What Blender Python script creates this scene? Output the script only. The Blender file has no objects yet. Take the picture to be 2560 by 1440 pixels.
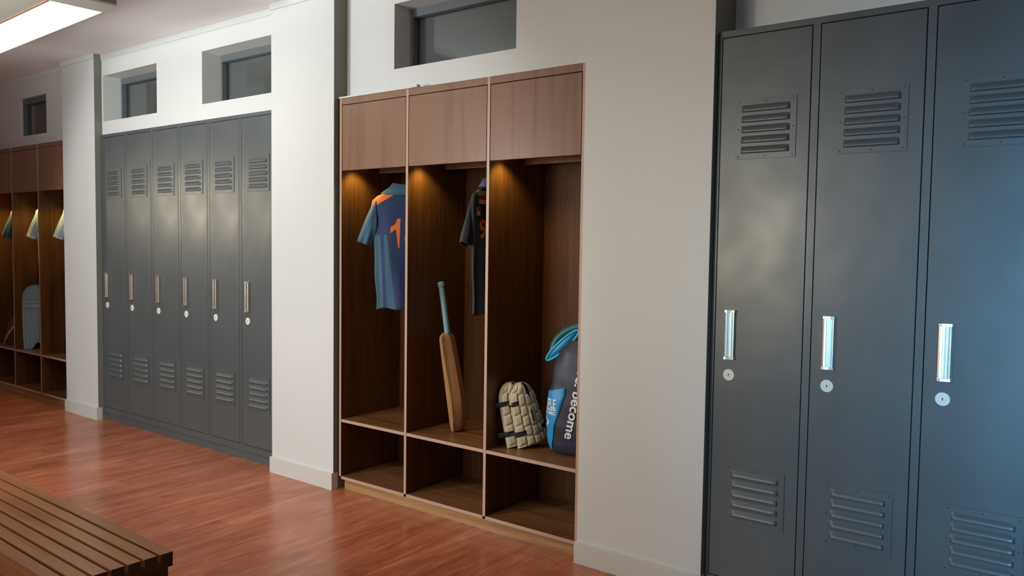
import bpy, bmesh, math, random
from mathutils import Vector, Matrix
from mathutils.bvhtree import BVHTree
R = math.radians
S = bpy.context.scene
C = S.collection
random.seed(7)

# ------------------------------------------------------------ camera
cam_d = bpy.data.cameras.new('camera')
cam_d.sensor_fit = 'HORIZONTAL'
cam_d.sensor_width = 36.0
cam_d.lens = 2000.29 / 2560 * 36.0
cam_d.clip_start = 0.05
cam = bpy.data.objects.new('camera', cam_d)
C.objects.link(cam)
Fv = Vector((-0.60464644, 0.79465686, -0.05406626))
Rv = Vector((0.79528008, 0.60607865, 0.01408077))
Uv = Vector((-0.04395779, 0.03448394, 0.99843807))
cam.matrix_world = Matrix(((Rv.x, Uv.x, -Fv.x, 0.0), (Rv.y, Uv.y, -Fv.y, -3.1891), (Rv.z, Uv.z, -Fv.z, 1.5), (0, 0, 0, 1)))
S.camera = cam

# ------------------------------------------------------------ world, exposure, large lights
S.view_settings.view_transform = 'Standard'
S.view_settings.look = 'None'
S.view_settings.exposure = 0.0
S.view_settings.gamma = 1.0
S.view_settings.use_curve_mapping = False
w = bpy.data.worlds.new('world')
S.world = w
w.use_nodes = True
w.node_tree.nodes['Background'].inputs[0].default_value = (0.5, 0.55, 0.6, 1)
w.node_tree.nodes['Background'].inputs[1].default_value = 0.05


def area(name, loc, target, size, size_y, power, color, spread=180):
    d = bpy.data.lights.new(name, 'AREA')
    d.shape = 'RECTANGLE'
    d.size = size
    d.size_y = size_y
    d.energy = power
    d.color = color
    d.spread = R(spread)
    o = bpy.data.objects.new(name, d)
    C.objects.link(o)
    o.location = loc
    v = Vector(target) - Vector(loc)
    o.rotation_euler = v.to_track_quat('-Z', 'Y').to_euler()
    return o


# added soft and bounce fill, the room's other lamps, daylight at the right-hand end
area('soft_light_across_aisle', (-3.2, -4.8, 1.75), (-2.3, 0, 1.5), 2.2, 1.6, 14, (0.97, 1.0, 0.98), 90)  # added unseen fill that brightens the wall and pillars
area('bounce_light_to_ceiling', (-4.6, -3.0, 1.9), (-5.1, -1.6, 3.0), 1.4, 0.8, 24, (0.93, 1.0, 1.0), 95)  # added unseen uplight that brightens the ceiling
area('ceiling_lamp_over_aisle', (-3.4, -2.7, 2.9), (-3.6, -2.0, 0), 2.0, 0.4, 20, (0.96, 1.0, 0.97), 150)
area('warm_wall_lamp', (-3.22, -4.75, 1.52), (-1.3, 0, 1.5), 0.3, 0.55, 2.7, (1.0, 0.82, 0.50), 50)
area('warm_lamp_far_end', (-9.8, -2.5, 1.98), (-5.5, -0.6, 1.5), 1.6, 0.35, 4, (1.0, 0.86, 0.62), 45)
area('daylight_door', (0.85, -4.75, 1.15), (0.3, 0, 1.0), 1.3, 1.7, 17, (0.20, 0.58, 0.95), 38)
spot_d = bpy.data.lights.new('fill_spotlight', 'SPOT')  # added unseen spot, brightens the left pillars and leaves the far bay dim
spot_d.energy = 400
spot_d.color = (0.97, 1.0, 1.0)
spot_d.spot_size = R(64)
spot_d.spot_blend = 0.25
spot_d.shadow_soft_size = 0.22
spot = bpy.data.objects.new('fill_spotlight', spot_d)
C.objects.link(spot)
spot.location = (-5.1, -4.6, 1.9)
spot.rotation_euler = (Vector((-4.9, 0, 1.2)) - Vector(spot.location)).to_track_quat('-Z', 'Y').to_euler()


# ------------------------------------------------------------ materials
def newmat(name):
    m = bpy.data.materials.new(name)
    m.use_nodes = True
    nt = m.node_tree
    return m, nt, nt.nodes['Principled BSDF']


def N(nt, t, **kw):
    n = nt.nodes.new(t)
    for k, v in kw.items():
        if k in n.inputs:
            n.inputs[k].default_value = v
        else:
            setattr(n, k, v)
    return n


def mat(name, col, rough=0.5, metal=0.0, spec=0.5, bump=0.0, bscale=40, var=0.0, vscale=6, coat=0.0, stretch=(1, 1, 1), sheen=0.0):
    m, nt, b = newmat(name)
    b.inputs['Base Color'].default_value = (*col, 1)
    b.inputs['Roughness'].default_value = rough
    b.inputs['Metallic'].default_value = metal
    b.inputs['Specular IOR Level'].default_value = spec
    b.inputs['Coat Weight'].default_value = coat
    b.inputs['Sheen Weight'].default_value = sheen
    tc = N(nt, 'ShaderNodeTexCoord')
    mp = N(nt, 'ShaderNodeMapping')
    mp.inputs['Scale'].default_value = stretch
    nt.links.new(tc.outputs['Object'], mp.inputs['Vector'])
    if var:
        no = N(nt, 'ShaderNodeTexNoise', Scale=vscale, Detail=4.0)
        nt.links.new(mp.outputs[0], no.inputs['Vector'])
        mx = N(nt, 'ShaderNodeMix', data_type='RGBA')
        mx.inputs['A'].default_value = (*[c * (1 - var) for c in col], 1)
        mx.inputs['B'].default_value = (*[min(1, c * (1 + var)) for c in col], 1)
        nt.links.new(no.outputs['Fac'], mx.inputs['Factor'])
        nt.links.new(mx.outputs['Result'], b.inputs['Base Color'])
    if bump:
        n2 = N(nt, 'ShaderNodeTexNoise', Scale=bscale, Detail=3.0)
        nt.links.new(mp.outputs[0], n2.inputs['Vector'])
        bp = N(nt, 'ShaderNodeBump', Strength=bump, Distance=0.01)
        nt.links.new(n2.outputs['Fac'], bp.inputs['Height'])
        nt.links.new(bp.outputs[0], b.inputs['Normal'])
    return m


def wood(name, dark, light, axis='z', rough=0.35, scale=1.0, coat=0.0, spec=0.5, blotch=0.35):
    """long-grained stained wood; grain runs along the given axis"""
    m, nt, b = newmat(name)
    tc = N(nt, 'ShaderNodeTexCoord')
    mp = N(nt, 'ShaderNodeMapping')
    s = {'x': (0.35, 9, 9), 'y': (9, 0.35, 9), 'z': (9, 9, 0.35)}[axis]
    mp.inputs['Scale'].default_value = [v * scale for v in s]
    nt.links.new(tc.outputs['Object'], mp.inputs['Vector'])
    n1 = N(nt, 'ShaderNodeTexNoise', Scale=3.0, Detail=8.0, Roughness=0.65, Distortion=0.6)
    nt.links.new(mp.outputs[0], n1.inputs['Vector'])
    n2 = N(nt, 'ShaderNodeTexNoise', Scale=22.0, Detail=4.0, Roughness=0.6)
    nt.links.new(mp.outputs[0], n2.inputs['Vector'])
    n3 = N(nt, 'ShaderNodeTexNoise', Scale=0.55, Detail=2.0)
    nt.links.new(mp.outputs[0], n3.inputs['Vector'])
    a = N(nt, 'ShaderNodeMath', operation='MULTIPLY_ADD')
    nt.links.new(n2.outputs['Fac'], a.inputs[0])
    a.inputs[1].default_value = 0.35
    nt.links.new(n1.outputs['Fac'], a.inputs[2])
    a2 = N(nt, 'ShaderNodeMath', operation='MULTIPLY_ADD')
    nt.links.new(n3.outputs['Fac'], a2.inputs[0])
    a2.inputs[1].default_value = blotch
    nt.links.new(a.outputs[0], a2.inputs[2])
    cr = N(nt, 'ShaderNodeValToRGB')
    cr.color_ramp.elements[0].position = 0.55
    cr.color_ramp.elements[0].color = (*dark, 1)
    cr.color_ramp.elements[1].position = 1.05
    cr.color_ramp.elements[1].color = (*light, 1)
    nt.links.new(a2.outputs[0], cr.inputs[0])
    nt.links.new(cr.outputs[0], b.inputs['Base Color'])
    b.inputs['Roughness'].default_value = rough
    b.inputs['Coat Weight'].default_value = coat
    b.inputs['Coat Roughness'].default_value = 0.12
    b.inputs['Specular IOR Level'].default_value = spec
    bp = N(nt, 'ShaderNodeBump', Strength=0.12, Distance=0.002)
    nt.links.new(a.outputs[0], bp.inputs['Height'])
    nt.links.new(bp.outputs[0], b.inputs['Normal'])
    return m


def floor_mat():
    m, nt, b = newmat('floor_laminate')
    tc = N(nt, 'ShaderNodeTexCoord')
    mp = N(nt, 'ShaderNodeMapping')
    mp.inputs['Rotation'].default_value = (0, 0, R(90))
    nt.links.new(tc.outputs['Object'], mp.inputs['Vector'])
    br = N(nt, 'ShaderNodeTexBrick', Scale=1.0)
    br.inputs['Mortar Size'].default_value = 0.0012
    br.inputs['Brick Width'].default_value = 1.22
    br.inputs['Row Height'].default_value = 0.19
    br.inputs['Color1'].default_value = (0.0, 0.0, 0.0, 1)
    br.inputs['Color2'].default_value = (1, 1, 1, 1)
    br.inputs['Mortar'].default_value = (0.5, 0.5, 0.5, 1)
    br.offset = 0.37
    nt.links.new(mp.outputs[0], br.inputs['Vector'])
    # grain coordinates shifted by plank value
    mp2 = N(nt, 'ShaderNodeMapping')
    mp2.inputs['Scale'].default_value = (5, 0.8, 1)
    nt.links.new(tc.outputs['Object'], mp2.inputs['Vector'])
    add = N(nt, 'ShaderNodeVectorMath', operation='ADD')
    sc = N(nt, 'ShaderNodeVectorMath', operation='SCALE')
    sc.inputs['Scale'].default_value = 9.0
    nt.links.new(br.outputs['Color'], sc.inputs[0])
    nt.links.new(mp2.outputs[0], add.inputs[0])
    nt.links.new(sc.outputs[0], add.inputs[1])
    n1 = N(nt, 'ShaderNodeTexNoise', Scale=2.2, Detail=7.0, Roughness=0.62, Distortion=0.9)
    nt.links.new(add.outputs[0], n1.inputs['Vector'])
    n2 = N(nt, 'ShaderNodeTexNoise', Scale=9.0, Detail=5.0, Roughness=0.7, Distortion=0.4)
    nt.links.new(add.outputs[0], n2.inputs['Vector'])
    a = N(nt, 'ShaderNodeMath', operation='MULTIPLY_ADD')
    nt.links.new(n2.outputs['Fac'], a.inputs[0])
    a.inputs[1].default_value = 0.4
    nt.links.new(n1.outputs['Fac'], a.inputs[2])
    a2 = N(nt, 'ShaderNodeMath', operation='MULTIPLY_ADD')
    nt.links.new(br.outputs['Color'], a2.inputs[0])
    a2.inputs[1].default_value = 0.10
    nt.links.new(a.outputs[0], a2.inputs[2])
    cr = N(nt, 'ShaderNodeValToRGB')
    e = cr.color_ramp.elements
    e[0].position = 0.42
    e[0].color = (0.21, 0.052, 0.022, 1)
    e[1].position = 0.95
    e[1].color = (0.58, 0.21, 0.10, 1)
    k = cr.color_ramp.elements.new(0.62)
    k.color = (0.37, 0.10, 0.042, 1)
    k = cr.color_ramp.elements.new(0.78)
    k.color = (0.46, 0.14, 0.062, 1)
    nt.links.new(a2.outputs[0], cr.inputs[0])
    mx = N(nt, 'ShaderNodeMix', data_type='RGBA')
    nt.links.new(br.outputs['Fac'], mx.inputs['Factor'])
    nt.links.new(cr.outputs[0], mx.inputs['A'])
    mx.inputs['B'].default_value = (0.36, 0.13, 0.07, 1)
    nt.links.new(mx.outputs['Result'], b.inputs['Base Color'])
    b.inputs['Roughness'].default_value = 0.24
    b.inputs['Specular IOR Level'].default_value = 0.55
    bp = N(nt, 'ShaderNodeBump', Strength=0.10, Distance=0.002)
    nt.links.new(n2.outputs['Fac'], bp.inputs['Height'])
    nt.links.new(bp.outputs[0], b.inputs['Normal'])
    return m


def locker_mat():
    m, nt, b = newmat('locker_enamel')
    tc = N(nt, 'ShaderNodeTexCoord')
    n1 = N(nt, 'ShaderNodeTexNoise', Scale=3.0, Detail=2.0)
    nt.links.new(tc.outputs['Object'], n1.inputs['Vector'])
    n2 = N(nt, 'ShaderNodeTexNoise', Scale=260.0, Detail=2.0)
    nt.links.new(tc.outputs['Object'], n2.inputs['Vector'])
    mr = N(nt, 'ShaderNodeMapRange')
    mr.inputs['From Min'].default_value = 0.3
    mr.inputs['From Max'].default_value = 0.7
    mr.inputs['To Min'].default_value = 0.30
    mr.inputs['To Max'].default_value = 0.42
    nt.links.new(n1.outputs['Fac'], mr.inputs['Value'])
    nt.links.new(mr.outputs[0], b.inputs['Roughness'])
    b.inputs['Base Color'].default_value = (0.084, 0.098, 0.103, 1)
    b.inputs['Specular IOR Level'].default_value = 0.6
    b1 = N(nt, 'ShaderNodeBump', Strength=0.35, Distance=0.012)
    nt.links.new(n1.outputs['Fac'], b1.inputs['Height'])
    b2 = N(nt, 'ShaderNodeBump', Strength=0.05, Distance=0.001)
    nt.links.new(n2.outputs['Fac'], b2.inputs['Height'])
    nt.links.new(b1.outputs[0], b2.inputs['Normal'])
    nt.links.new(b2.outputs[0], b.inputs['Normal'])
    return m


def emis(name, col, strength):
    m, nt, b = newmat(name)
    b.inputs['Base Color'].default_value = (*col, 1)
    b.inputs['Emission Color'].default_value = (*col, 1)
    b.inputs['Emission Strength'].default_value = strength
    return m


def glass_mat():
    m = bpy.data.materials.new('window_glass')
    m.use_nodes = True
    nt = m.node_tree
    nt.nodes.clear()
    out = N(nt, 'ShaderNodeOutputMaterial')
    tr = N(nt, 'ShaderNodeBsdfTransparent')
    tr.inputs[0].default_value = (0.76, 0.78, 0.78, 1)
    gl = N(nt, 'ShaderNodeBsdfGlossy', Roughness=0.05)
    fr = N(nt, 'ShaderNodeLayerWeight', Blend=0.12)
    mx = N(nt, 'ShaderNodeMixShader')
    nt.links.new(fr.outputs['Facing'], mx.inputs[0])
    nt.links.new(tr.outputs[0], mx.inputs[1])
    nt.links.new(gl.outputs[0], mx.inputs[2])
    nt.links.new(mx.outputs[0], out.inputs[0])
    return m


def jersey_mat(name, side):
    """navy cloth with a printed orange shoulder yoke and teal side stripes"""
    m, nt, b = newmat(name)
    tc = N(nt, 'ShaderNodeTexCoord')
    sx = N(nt, 'ShaderNodeSeparateXYZ')
    nt.links.new(tc.outputs['Object'], sx.inputs[0])

    def ma(op, a, c, d=None):
        n = N(nt, 'ShaderNodeMath', operation=op)
        for k, v in enumerate((a, c, d)):
            if v is None:
                continue
            if isinstance(v, (int, float)):
                n.inputs[k].default_value = v
            else:
                nt.links.new(v, n.inputs[k])
        return n.outputs[0]
    ax = ma('ABSOLUTE', sx.outputs['X'], 0)
    z = sx.outputs['Z']
    yoke = ma('GREATER_THAN', ma('MULTIPLY_ADD', ax, 0.62, z), -0.018)
    edge = ma('SUBTRACT', ax, ma('MULTIPLY_ADD', z, 0.045, 0.2053))
    low = ma('LESS_THAN', z, -0.30)

    def band(lo, hi):
        return ma('MULTIPLY', ma('MULTIPLY', ma('GREATER_THAN', edge, lo), ma('LESS_THAN', edge, hi)), low)
    col = None

    def over(fac, rgb):
        nonlocal col
        mx = N(nt, 'ShaderNodeMix', data_type='RGBA')
        nt.links.new(fac, mx.inputs['Factor'])
        if col is None:
            mx.inputs['A'].default_value = (0.022, 0.046, 0.125, 1)
        else:
            nt.links.new(col, mx.inputs['A'])
        mx.inputs['B'].default_value = (*rgb, 1)
        col = mx.outputs['Result']
    over(yoke, (0.95, 0.21, 0.045))
    if side:
        over(band(-0.020, 1), (0.045, 0.125, 0.185))
        over(band(-0.040, -0.020), (0.07, 0.15, 0.20))
        over(ma('MULTIPLY', ma('MULTIPLY', ma('GREATER_THAN', edge, ma('MULTIPLY_ADD', z, 0.08, -0.055)), ma('LESS_THAN', edge, -0.062)), low), (0.045, 0.125, 0.185))
    nt.links.new(col, b.inputs['Base Color'])
    b.inputs['Roughness'].default_value = 0.75
    b.inputs['Sheen Weight'].default_value = 0.2
    return m


M = dict(
    wall=mat('wall_paint', (0.69, 0.70, 0.68), 0.55, bump=0.12, bscale=6, var=0.035, vscale=2.5, stretch=(1, 1, 0.35)),
    olive=mat('olive_shaded_wall', (0.21, 0.195, 0.14), 0.6),
    casing=mat('casing_edge_shade', (0.20, 0.21, 0.19), 0.5),
    ceiling=mat('ceiling_paint', (0.90, 0.89, 0.89), 0.7, bump=0.05, bscale=3),
    skirt=mat('skirting_paint', (0.66, 0.66, 0.62), 0.42),
    floor=floor_mat(),
    locker=locker_mat(),
    dark=mat('shadow_gap', (0.015, 0.015, 0.016), 0.6),
    chrome=mat('polished_chrome', (0.86, 0.82, 0.72), 0.30, metal=1.0),
    lock=mat('white_lock_rose', (0.78, 0.78, 0.74), 0.35),
    frame=mat('window_frame_grey', (0.13, 0.145, 0.155), 0.45),
    board=mat('board_behind_window', (0.30, 0.305, 0.295), 0.6),
    glass=glass_mat(),
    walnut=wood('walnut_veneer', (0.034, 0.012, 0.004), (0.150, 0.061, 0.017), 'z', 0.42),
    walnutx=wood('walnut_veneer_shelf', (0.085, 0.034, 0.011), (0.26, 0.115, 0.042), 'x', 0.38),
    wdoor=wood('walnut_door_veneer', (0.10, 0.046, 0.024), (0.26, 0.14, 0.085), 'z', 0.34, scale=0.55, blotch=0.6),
    edge=mat('veneer_edge_band', (0.52, 0.34, 0.245), 0.4),
    plinth=wood('plinth_wood', (0.27, 0.135, 0.045), (0.52, 0.31, 0.13), 'x', 0.4),
    bench=wood('bench_wood', (0.13, 0.042, 0.013), (0.32, 0.125, 0.042), 'x', 0.3, coat=0.12),
    benchdark=wood('bench_frame_and_shaded_ends', (0.022, 0.010, 0.007), (0.055, 0.026, 0.016), 'z', 0.35),
    housing=mat('lamp_housing', (0.10, 0.10, 0.09), 0.5),
    lip=mat('lamp_housing_underside', (0.34, 0.32, 0.27), 0.5),
    led=emis('lamp_diffuser', (1.0, 0.99, 0.95), 7.0),
    dl=emis('downlight_lens', (1.0, 0.7, 0.35), 8.0),
    warmglow=mat('warm_glow_strip', (0.75, 0.4, 0.22), 0.35, metal=0.6),
    navy=jersey_mat('navy_jersey_orange_yoke', True),
    navyfar=jersey_mat('navy_jersey_orange_yoke_plain', False),
    navyplain=mat('navy_cloth', (0.030, 0.055, 0.125), 0.75),
    teal=mat('teal_jersey', (0.045, 0.125, 0.185), 0.75, bump=0.15, bscale=14, sheen=0.3),
    stripe=mat('dull_blue_jersey_stripe', (0.05, 0.10, 0.15), 0.75),
    orange=mat('orange_print', (0.95, 0.21, 0.045), 0.6),
    black=mat('black_jersey', (0.014, 0.018, 0.026), 0.7, bump=0.15, bscale=14, sheen=0.2),
    greyblue=mat('grey_blue_trim', (0.12, 0.14, 0.22), 0.7),
    skyblue=mat('pale_blue_jersey', (0.50, 0.66, 0.76), 0.75, bump=0.2, bscale=12, sheen=0.3),
    palewhite=mat('white_print', (0.8, 0.8, 0.78), 0.6),
    red=mat('red_print', (0.7, 0.03, 0.02), 0.6),
    lime=mat('lime_print', (0.5, 0.65, 0.05), 0.6),
    willow=wood('willow_blade', (0.30, 0.135, 0.05), (0.52, 0.28, 0.12), 'z', 0.35),
    grip=mat('teal_rubber_grip', (0.20, 0.40, 0.41), 0.6),
    cream=mat('cream_padding', (0.52, 0.44, 0.285), 0.5, var=0.12, vscale=12, bump=0.1, bscale=60),
    strap=mat('black_strap', (0.012, 0.012, 0.014), 0.7),
    bagnavy=mat('navy_bag_cloth', (0.026, 0.028, 0.050), 0.5, bump=0.3, bscale=9),
    bagblue=mat('bright_blue_bag_panel', (0.02, 0.27, 0.58), 0.45, bump=0.15, bscale=9),
    bagteal=mat('teal_bag_piping', (0.03, 0.45, 0.60), 0.4),
    bagdteal=mat('dark_teal_bag_flap', (0.012, 0.10, 0.13), 0.5),
    legpad=mat('pale_blue_leg_guard', (0.26, 0.37, 0.42), 0.55, bump=0.1, bscale=30),
    maroon=mat('maroon_bag_cloth', (0.10, 0.02, 0.025), 0.6),
    pink=mat('pale_pink_strap', (0.42, 0.22, 0.21), 0.6),
    hanger=mat('black_plastic_hanger', (0.012, 0.012, 0.012), 0.4),
)


# ------------------------------------------------------------ builders
class MB:
    def __init__(s):
        s.v, s.f, s.m = [], [], []

    def add(s, vs, fs, mi=0):
        o = len(s.v)
        s.v += [tuple(p) for p in vs]
        s.f += [tuple(i + o for i in f) for f in fs]
        s.m += [mi] * len(fs) if isinstance(mi, int) else list(mi)
        return s

    def box(s, x0, x1, y0, y1, z0, z1, mi=0, front=None):
        vs = [(x0, y0, z0), (x1, y0, z0), (x1, y1, z0), (x0, y1, z0), (x0, y0, z1), (x1, y0, z1), (x1, y1, z1), (x0, y1, z1)]
        fs = [(0, 3, 2, 1), (4, 5, 6, 7), (0, 1, 5, 4), (1, 2, 6, 5), (2, 3, 7, 6), (3, 0, 4, 7)]
        ms = [mi] * 6
        if front is not None:
            ms[2] = front
        return s.add(vs, fs, ms)

    def rings(s, rs, closed=True, cap=True, mi=0, mf=None):
        n = len(rs[0])
        vs = [p for r in rs for p in r]
        fs, ms = [], []
        for i in range(len(rs) - 1):
            for j in range(n if closed else n - 1):
                k = (j + 1) % n
                fs.append((i * n + j, i * n + k, (i + 1) * n + k, (i + 1) * n + j))
                ms.append(mf(i, j) if mf else mi)
        if cap:
            fs.append(tuple(reversed(range(n))))
            ms.append(mi)
            fs.append(tuple((len(rs) - 1) * n + j for j in range(n)))
            ms.append(mi)
        return s.add(vs, fs, ms)

    def tube(s, pts, r, n=10, mi=0, cap=True):
        pts = [Vector(p) for p in pts]
        rr = r if isinstance(r, (list, tuple)) else [r] * len(pts)
        rs = []
        up = None
        for i, p in enumerate(pts):
            t = (pts[min(i + 1, len(pts) - 1)] - pts[max(i - 1, 0)]).normalized()
            if up is None:
                up = t.orthogonal().normalized()
            up = (up - t * up.dot(t)).normalized()
            b = t.cross(up)
            rs.append([p + (up * math.cos(a) + b * math.sin(a)) * rr[i] for a in [2 * math.pi * k / n for k in range(n)]])
        return s.rings(rs, True, cap, mi)

    def grid(s, nu, nv, fn, mf=None, mi=0):
        vs = [fn(i / (nu - 1), j / (nv - 1)) for j in range(nv) for i in range(nu)]
        fs, ms = [], []
        for j in range(nv - 1):
            for i in range(nu - 1):
                fs.append((j * nu + i, j * nu + i + 1, (j + 1) * nu + i + 1, (j + 1) * nu + i))
                ms.append(mf(i / (nu - 1), j / (nv - 1)) if mf else mi)
        return s.add(vs, fs, ms)

    def build(s, name, mats, parent=None, bevel=0.0, smooth=False, loc=None, solid=0.0, fix=False, sub=0):
        me = bpy.data.meshes.new(name)
        me.from_pydata([tuple(v) for v in s.v], [], s.f)
        if not isinstance(mats, (list, tuple)):
            mats = [mats]
        for m in mats:
            me.materials.append(m)
        for p, mi in zip(me.polygons, s.m):
            p.material_index = mi
            p.use_smooth = smooth
        if fix:
            bm = bmesh.new()
            bm.from_mesh(me)
            bmesh.ops.recalc_face_normals(bm, faces=bm.faces)
            bm.to_mesh(me)
            bm.free()
        me.update()
        o = bpy.data.objects.new(name, me)
        C.objects.link(o)
        if parent:
            o.parent = parent
        if loc:
            o.location = loc
        if bevel:
            b = o.modifiers.new('bevel', 'BEVEL')
            b.width = bevel
            b.segments = 2
            b.limit_method = 'ANGLE'
            b.harden_normals = False
        if solid:
            b = o.modifiers.new('solid', 'SOLIDIFY')
            b.thickness = solid
            b.offset = -1
        if sub:
            b = o.modifiers.new('sub', 'SUBSURF')
            b.levels = b.render_levels = sub
        return o


def empty(name, loc=(0, 0, 0), rz=0.0):
    o = bpy.data.objects.new(name, None)
    o.empty_display_size = 0.1
    C.objects.link(o)
    o.location = loc
    o.rotation_euler = (0, 0, rz)
    return o


def tag(o, label=None, cat=None, group=None, kind=None):
    for k, v in (('label', label), ('category', cat), ('group', group), ('kind', kind)):
        if v:
            o[k] = v
    return o


def copy_tree(o, parent=None):
    c = o.copy()
    C.objects.link(c)
    c.parent = parent
    for ch in list(bpy.data.objects):
        if ch.parent == o:
            copy_tree(ch, c)
    return c


# ------------------------------------------------------------ key dimensions (metres; floor z=0, unit fronts on y=0)
ZC = 2.998
PF = -0.033
X = [-3.7288, -3.1689, -2.5912, -2.0122]
ZT, ZD, ZM, ZL = 2.349, 1.925, 0.4336, 0.0841
WX0, WX1, WY = -9.9, 2.6, -5.0

# ------------------------------------------------------------ room shell
tag(MB().box(WX0, WX1, WY, 0.8, -0.1, 0).build('floor', M['floor']), kind='structure')
tag(MB().box(WX0, WX1, WY, 0.8, ZC, ZC + 0.1).build('ceiling', M['ceiling']), kind='structure')
tag(MB().box(WX0 - 0.1, WX0, WY, 0.8, 0, ZC).build('wall_left', M['wall']), kind='structure')
tag(MB().box(WX1, WX1 + 0.1, WY, 0.8, 0, ZC).build('wall_right', M['wall']), kind='structure')
tag(MB().box(WX0 - 0.1, WX1 + 0.1, WY - 0.1, WY, 0, ZC).build('wall_front', M['wall']), kind='structure')
tag(MB().box(WX0 - 0.1, WX1 + 0.1, 0.8, 0.9, 0, ZC).build('wall_rear', M['wall']), kind='structure')


def upper_wall(name, x0, x1, yf, z0, holes, depth):
    """wall band above the built-in units with window openings"""
    b = MB()
    xs = x0
    for (a, c, s, t) in holes:
        b.box(xs, a, yf, yf + depth, z0, ZC)
        b.box(a, c, yf, yf + depth, z0, s)
        b.box(a, c, yf, yf + depth, t, ZC)
        xs = c
    b.box(xs, x1, yf, yf + depth, z0, ZC)
    o = tag(b.build(name, M['wall']), kind='structure')
    t = MB().box(x0 + 0.01, x1, yf - 0.008, yf, ZC - 0.042, ZC).build('cornice_strip', M['wall'], o, bevel=0.002)
    return o


win_n = [0]


def window(x0, x1, z0, z1, yj):
    """frame and glass behind the opening, grey board behind the glass"""
    win_n[0] += 1
    root = tag(empty('window_%d' % win_n[0], (x0, yj, z0)), kind='structure')
    W, H = x1 - x0, z1 - z0
    e = 0.03
    b = MB()
    # one grey frame: head, sill, stiles
    b.box(-e, W + e, 0, 0.06, H - 0.048, H + e)
    b.box(-e, W + e, 0, 0.06, -e, 0.006)
    b.box(-e, 0.020, 0.0, 0.06, 0.006, H - 0.048)
    b.box(W - 0.02, W + e, 0.0, 0.06, 0.006, H - 0.048)
    b.build('window_frame', M['frame'], root)
    MB().box(0.0205, W - 0.0205, 0.034, 0.038, 0.0065, H - 0.0485).build('window_pane', M['glass'], root)
    MB().box(0.0205, W - 0.0205, 0.054, 0.059, 0.0065, H - 0.0485).build('backing_board', M['board'], root)


JD = 0.148
upper_wall('wall_back_left', -9.0, -7.26, 0.05, ZT, [(-8.33, -7.762, 2.45, 2.80)], 0.03)
upper_wall('wall_back_lockers', -6.70, -4.34, 0.03, ZT, [(-6.669, -5.838, 2.456, 2.826), (-5.23, -4.405, 2.462, 2.831)], JD)
upper_wall('wall_back_cubbies', -3.745, -1.99, 0.0666, ZT, [(-3.342, -2.473, 2.4876, 2.8526)], 0.13)
upper_wall('wall_back_right', -1.372, WX1, 0.18, 2.38, [], 0.1)
window(-8.33, -7.762, 2.45, 2.80, 0.05 + 0.03)
window(-6.669, -5.838, 2.456, 2.826, 0.03 + JD)
window(-5.23, -4.405, 2.462, 2.831, 0.03 + JD)
window(-3.342, -2.473, 2.4876, 2.8526, 0.0666 + 0.13)


def pillar(x0, x1, edge):
    o = MB().box(x0, x1, 0.004, 0.55, 0, ZC).build('pillar', M['olive'])  # olive sides, darkened: shade is put into the colour
    tag(o, kind='structure')
    MB().box(x0, x1, PF, 0.004, 0, ZC, 0).build('casing', [M['wall']], o)
    # strip on the casing's camera side; its dark grey stands in for shade
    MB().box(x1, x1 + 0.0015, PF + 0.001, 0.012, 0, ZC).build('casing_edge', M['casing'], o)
    MB().box(x0 - 0.008, x1 + 0.002, PF - 0.014, PF, 0, 0.103).box(x1, x1 + 0.002, PF, 0.0, 0, 0.103).build('baseboard', M['skirt'], o, bevel=0.0015)
    MB().box(x0 - 0.006, x1 + 0.002, PF - 0.010, PF, ZC - 0.042, ZC).build('cornice_strip', M['wall'], o, bevel=0.002)
    return o


pillar(-9.62, -9.02, 0)
pillar(-7.2589, -6.6893, 0)
pillar(-4.3447, -3.7428, 0)
pillar(-1.9946, -1.3706, 0)


# ------------------------------------------------------------ ceiling lamp
lamp = empty('ceiling_lamp', (-4.545, -0.993, 2.75), R(-2.7))
tag(lamp, 'large dark boxed ceiling lamp with a glowing white panel underneath', 'ceiling light')
Lh = 1.8
MB().box(-Lh, 0.178, -0.62, 0.0, 0.012, ZC - 2.75).build('housing', M['housing'], lamp, bevel=0.002)
MB().box(0.0, 0.178, -0.62, 0.0, 0.0, 0.012).box(-Lh, 0.0, -0.62, -0.285, 0.0, 0.012).build('underside_rim', M['lip'], lamp)
MB().box(-Lh + 0.1, -0.001, -0.268, -0.002, 0.001, 0.0119).build('diffuser_panel', M['led'], lamp)
MB().box(-Lh, -0.001, -0.284, -0.269, -0.003, 0.0119).build('warm_glow_strip', M['warmglow'], lamp)  # warm strip whose colour imitates the glow line along the panel


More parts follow.
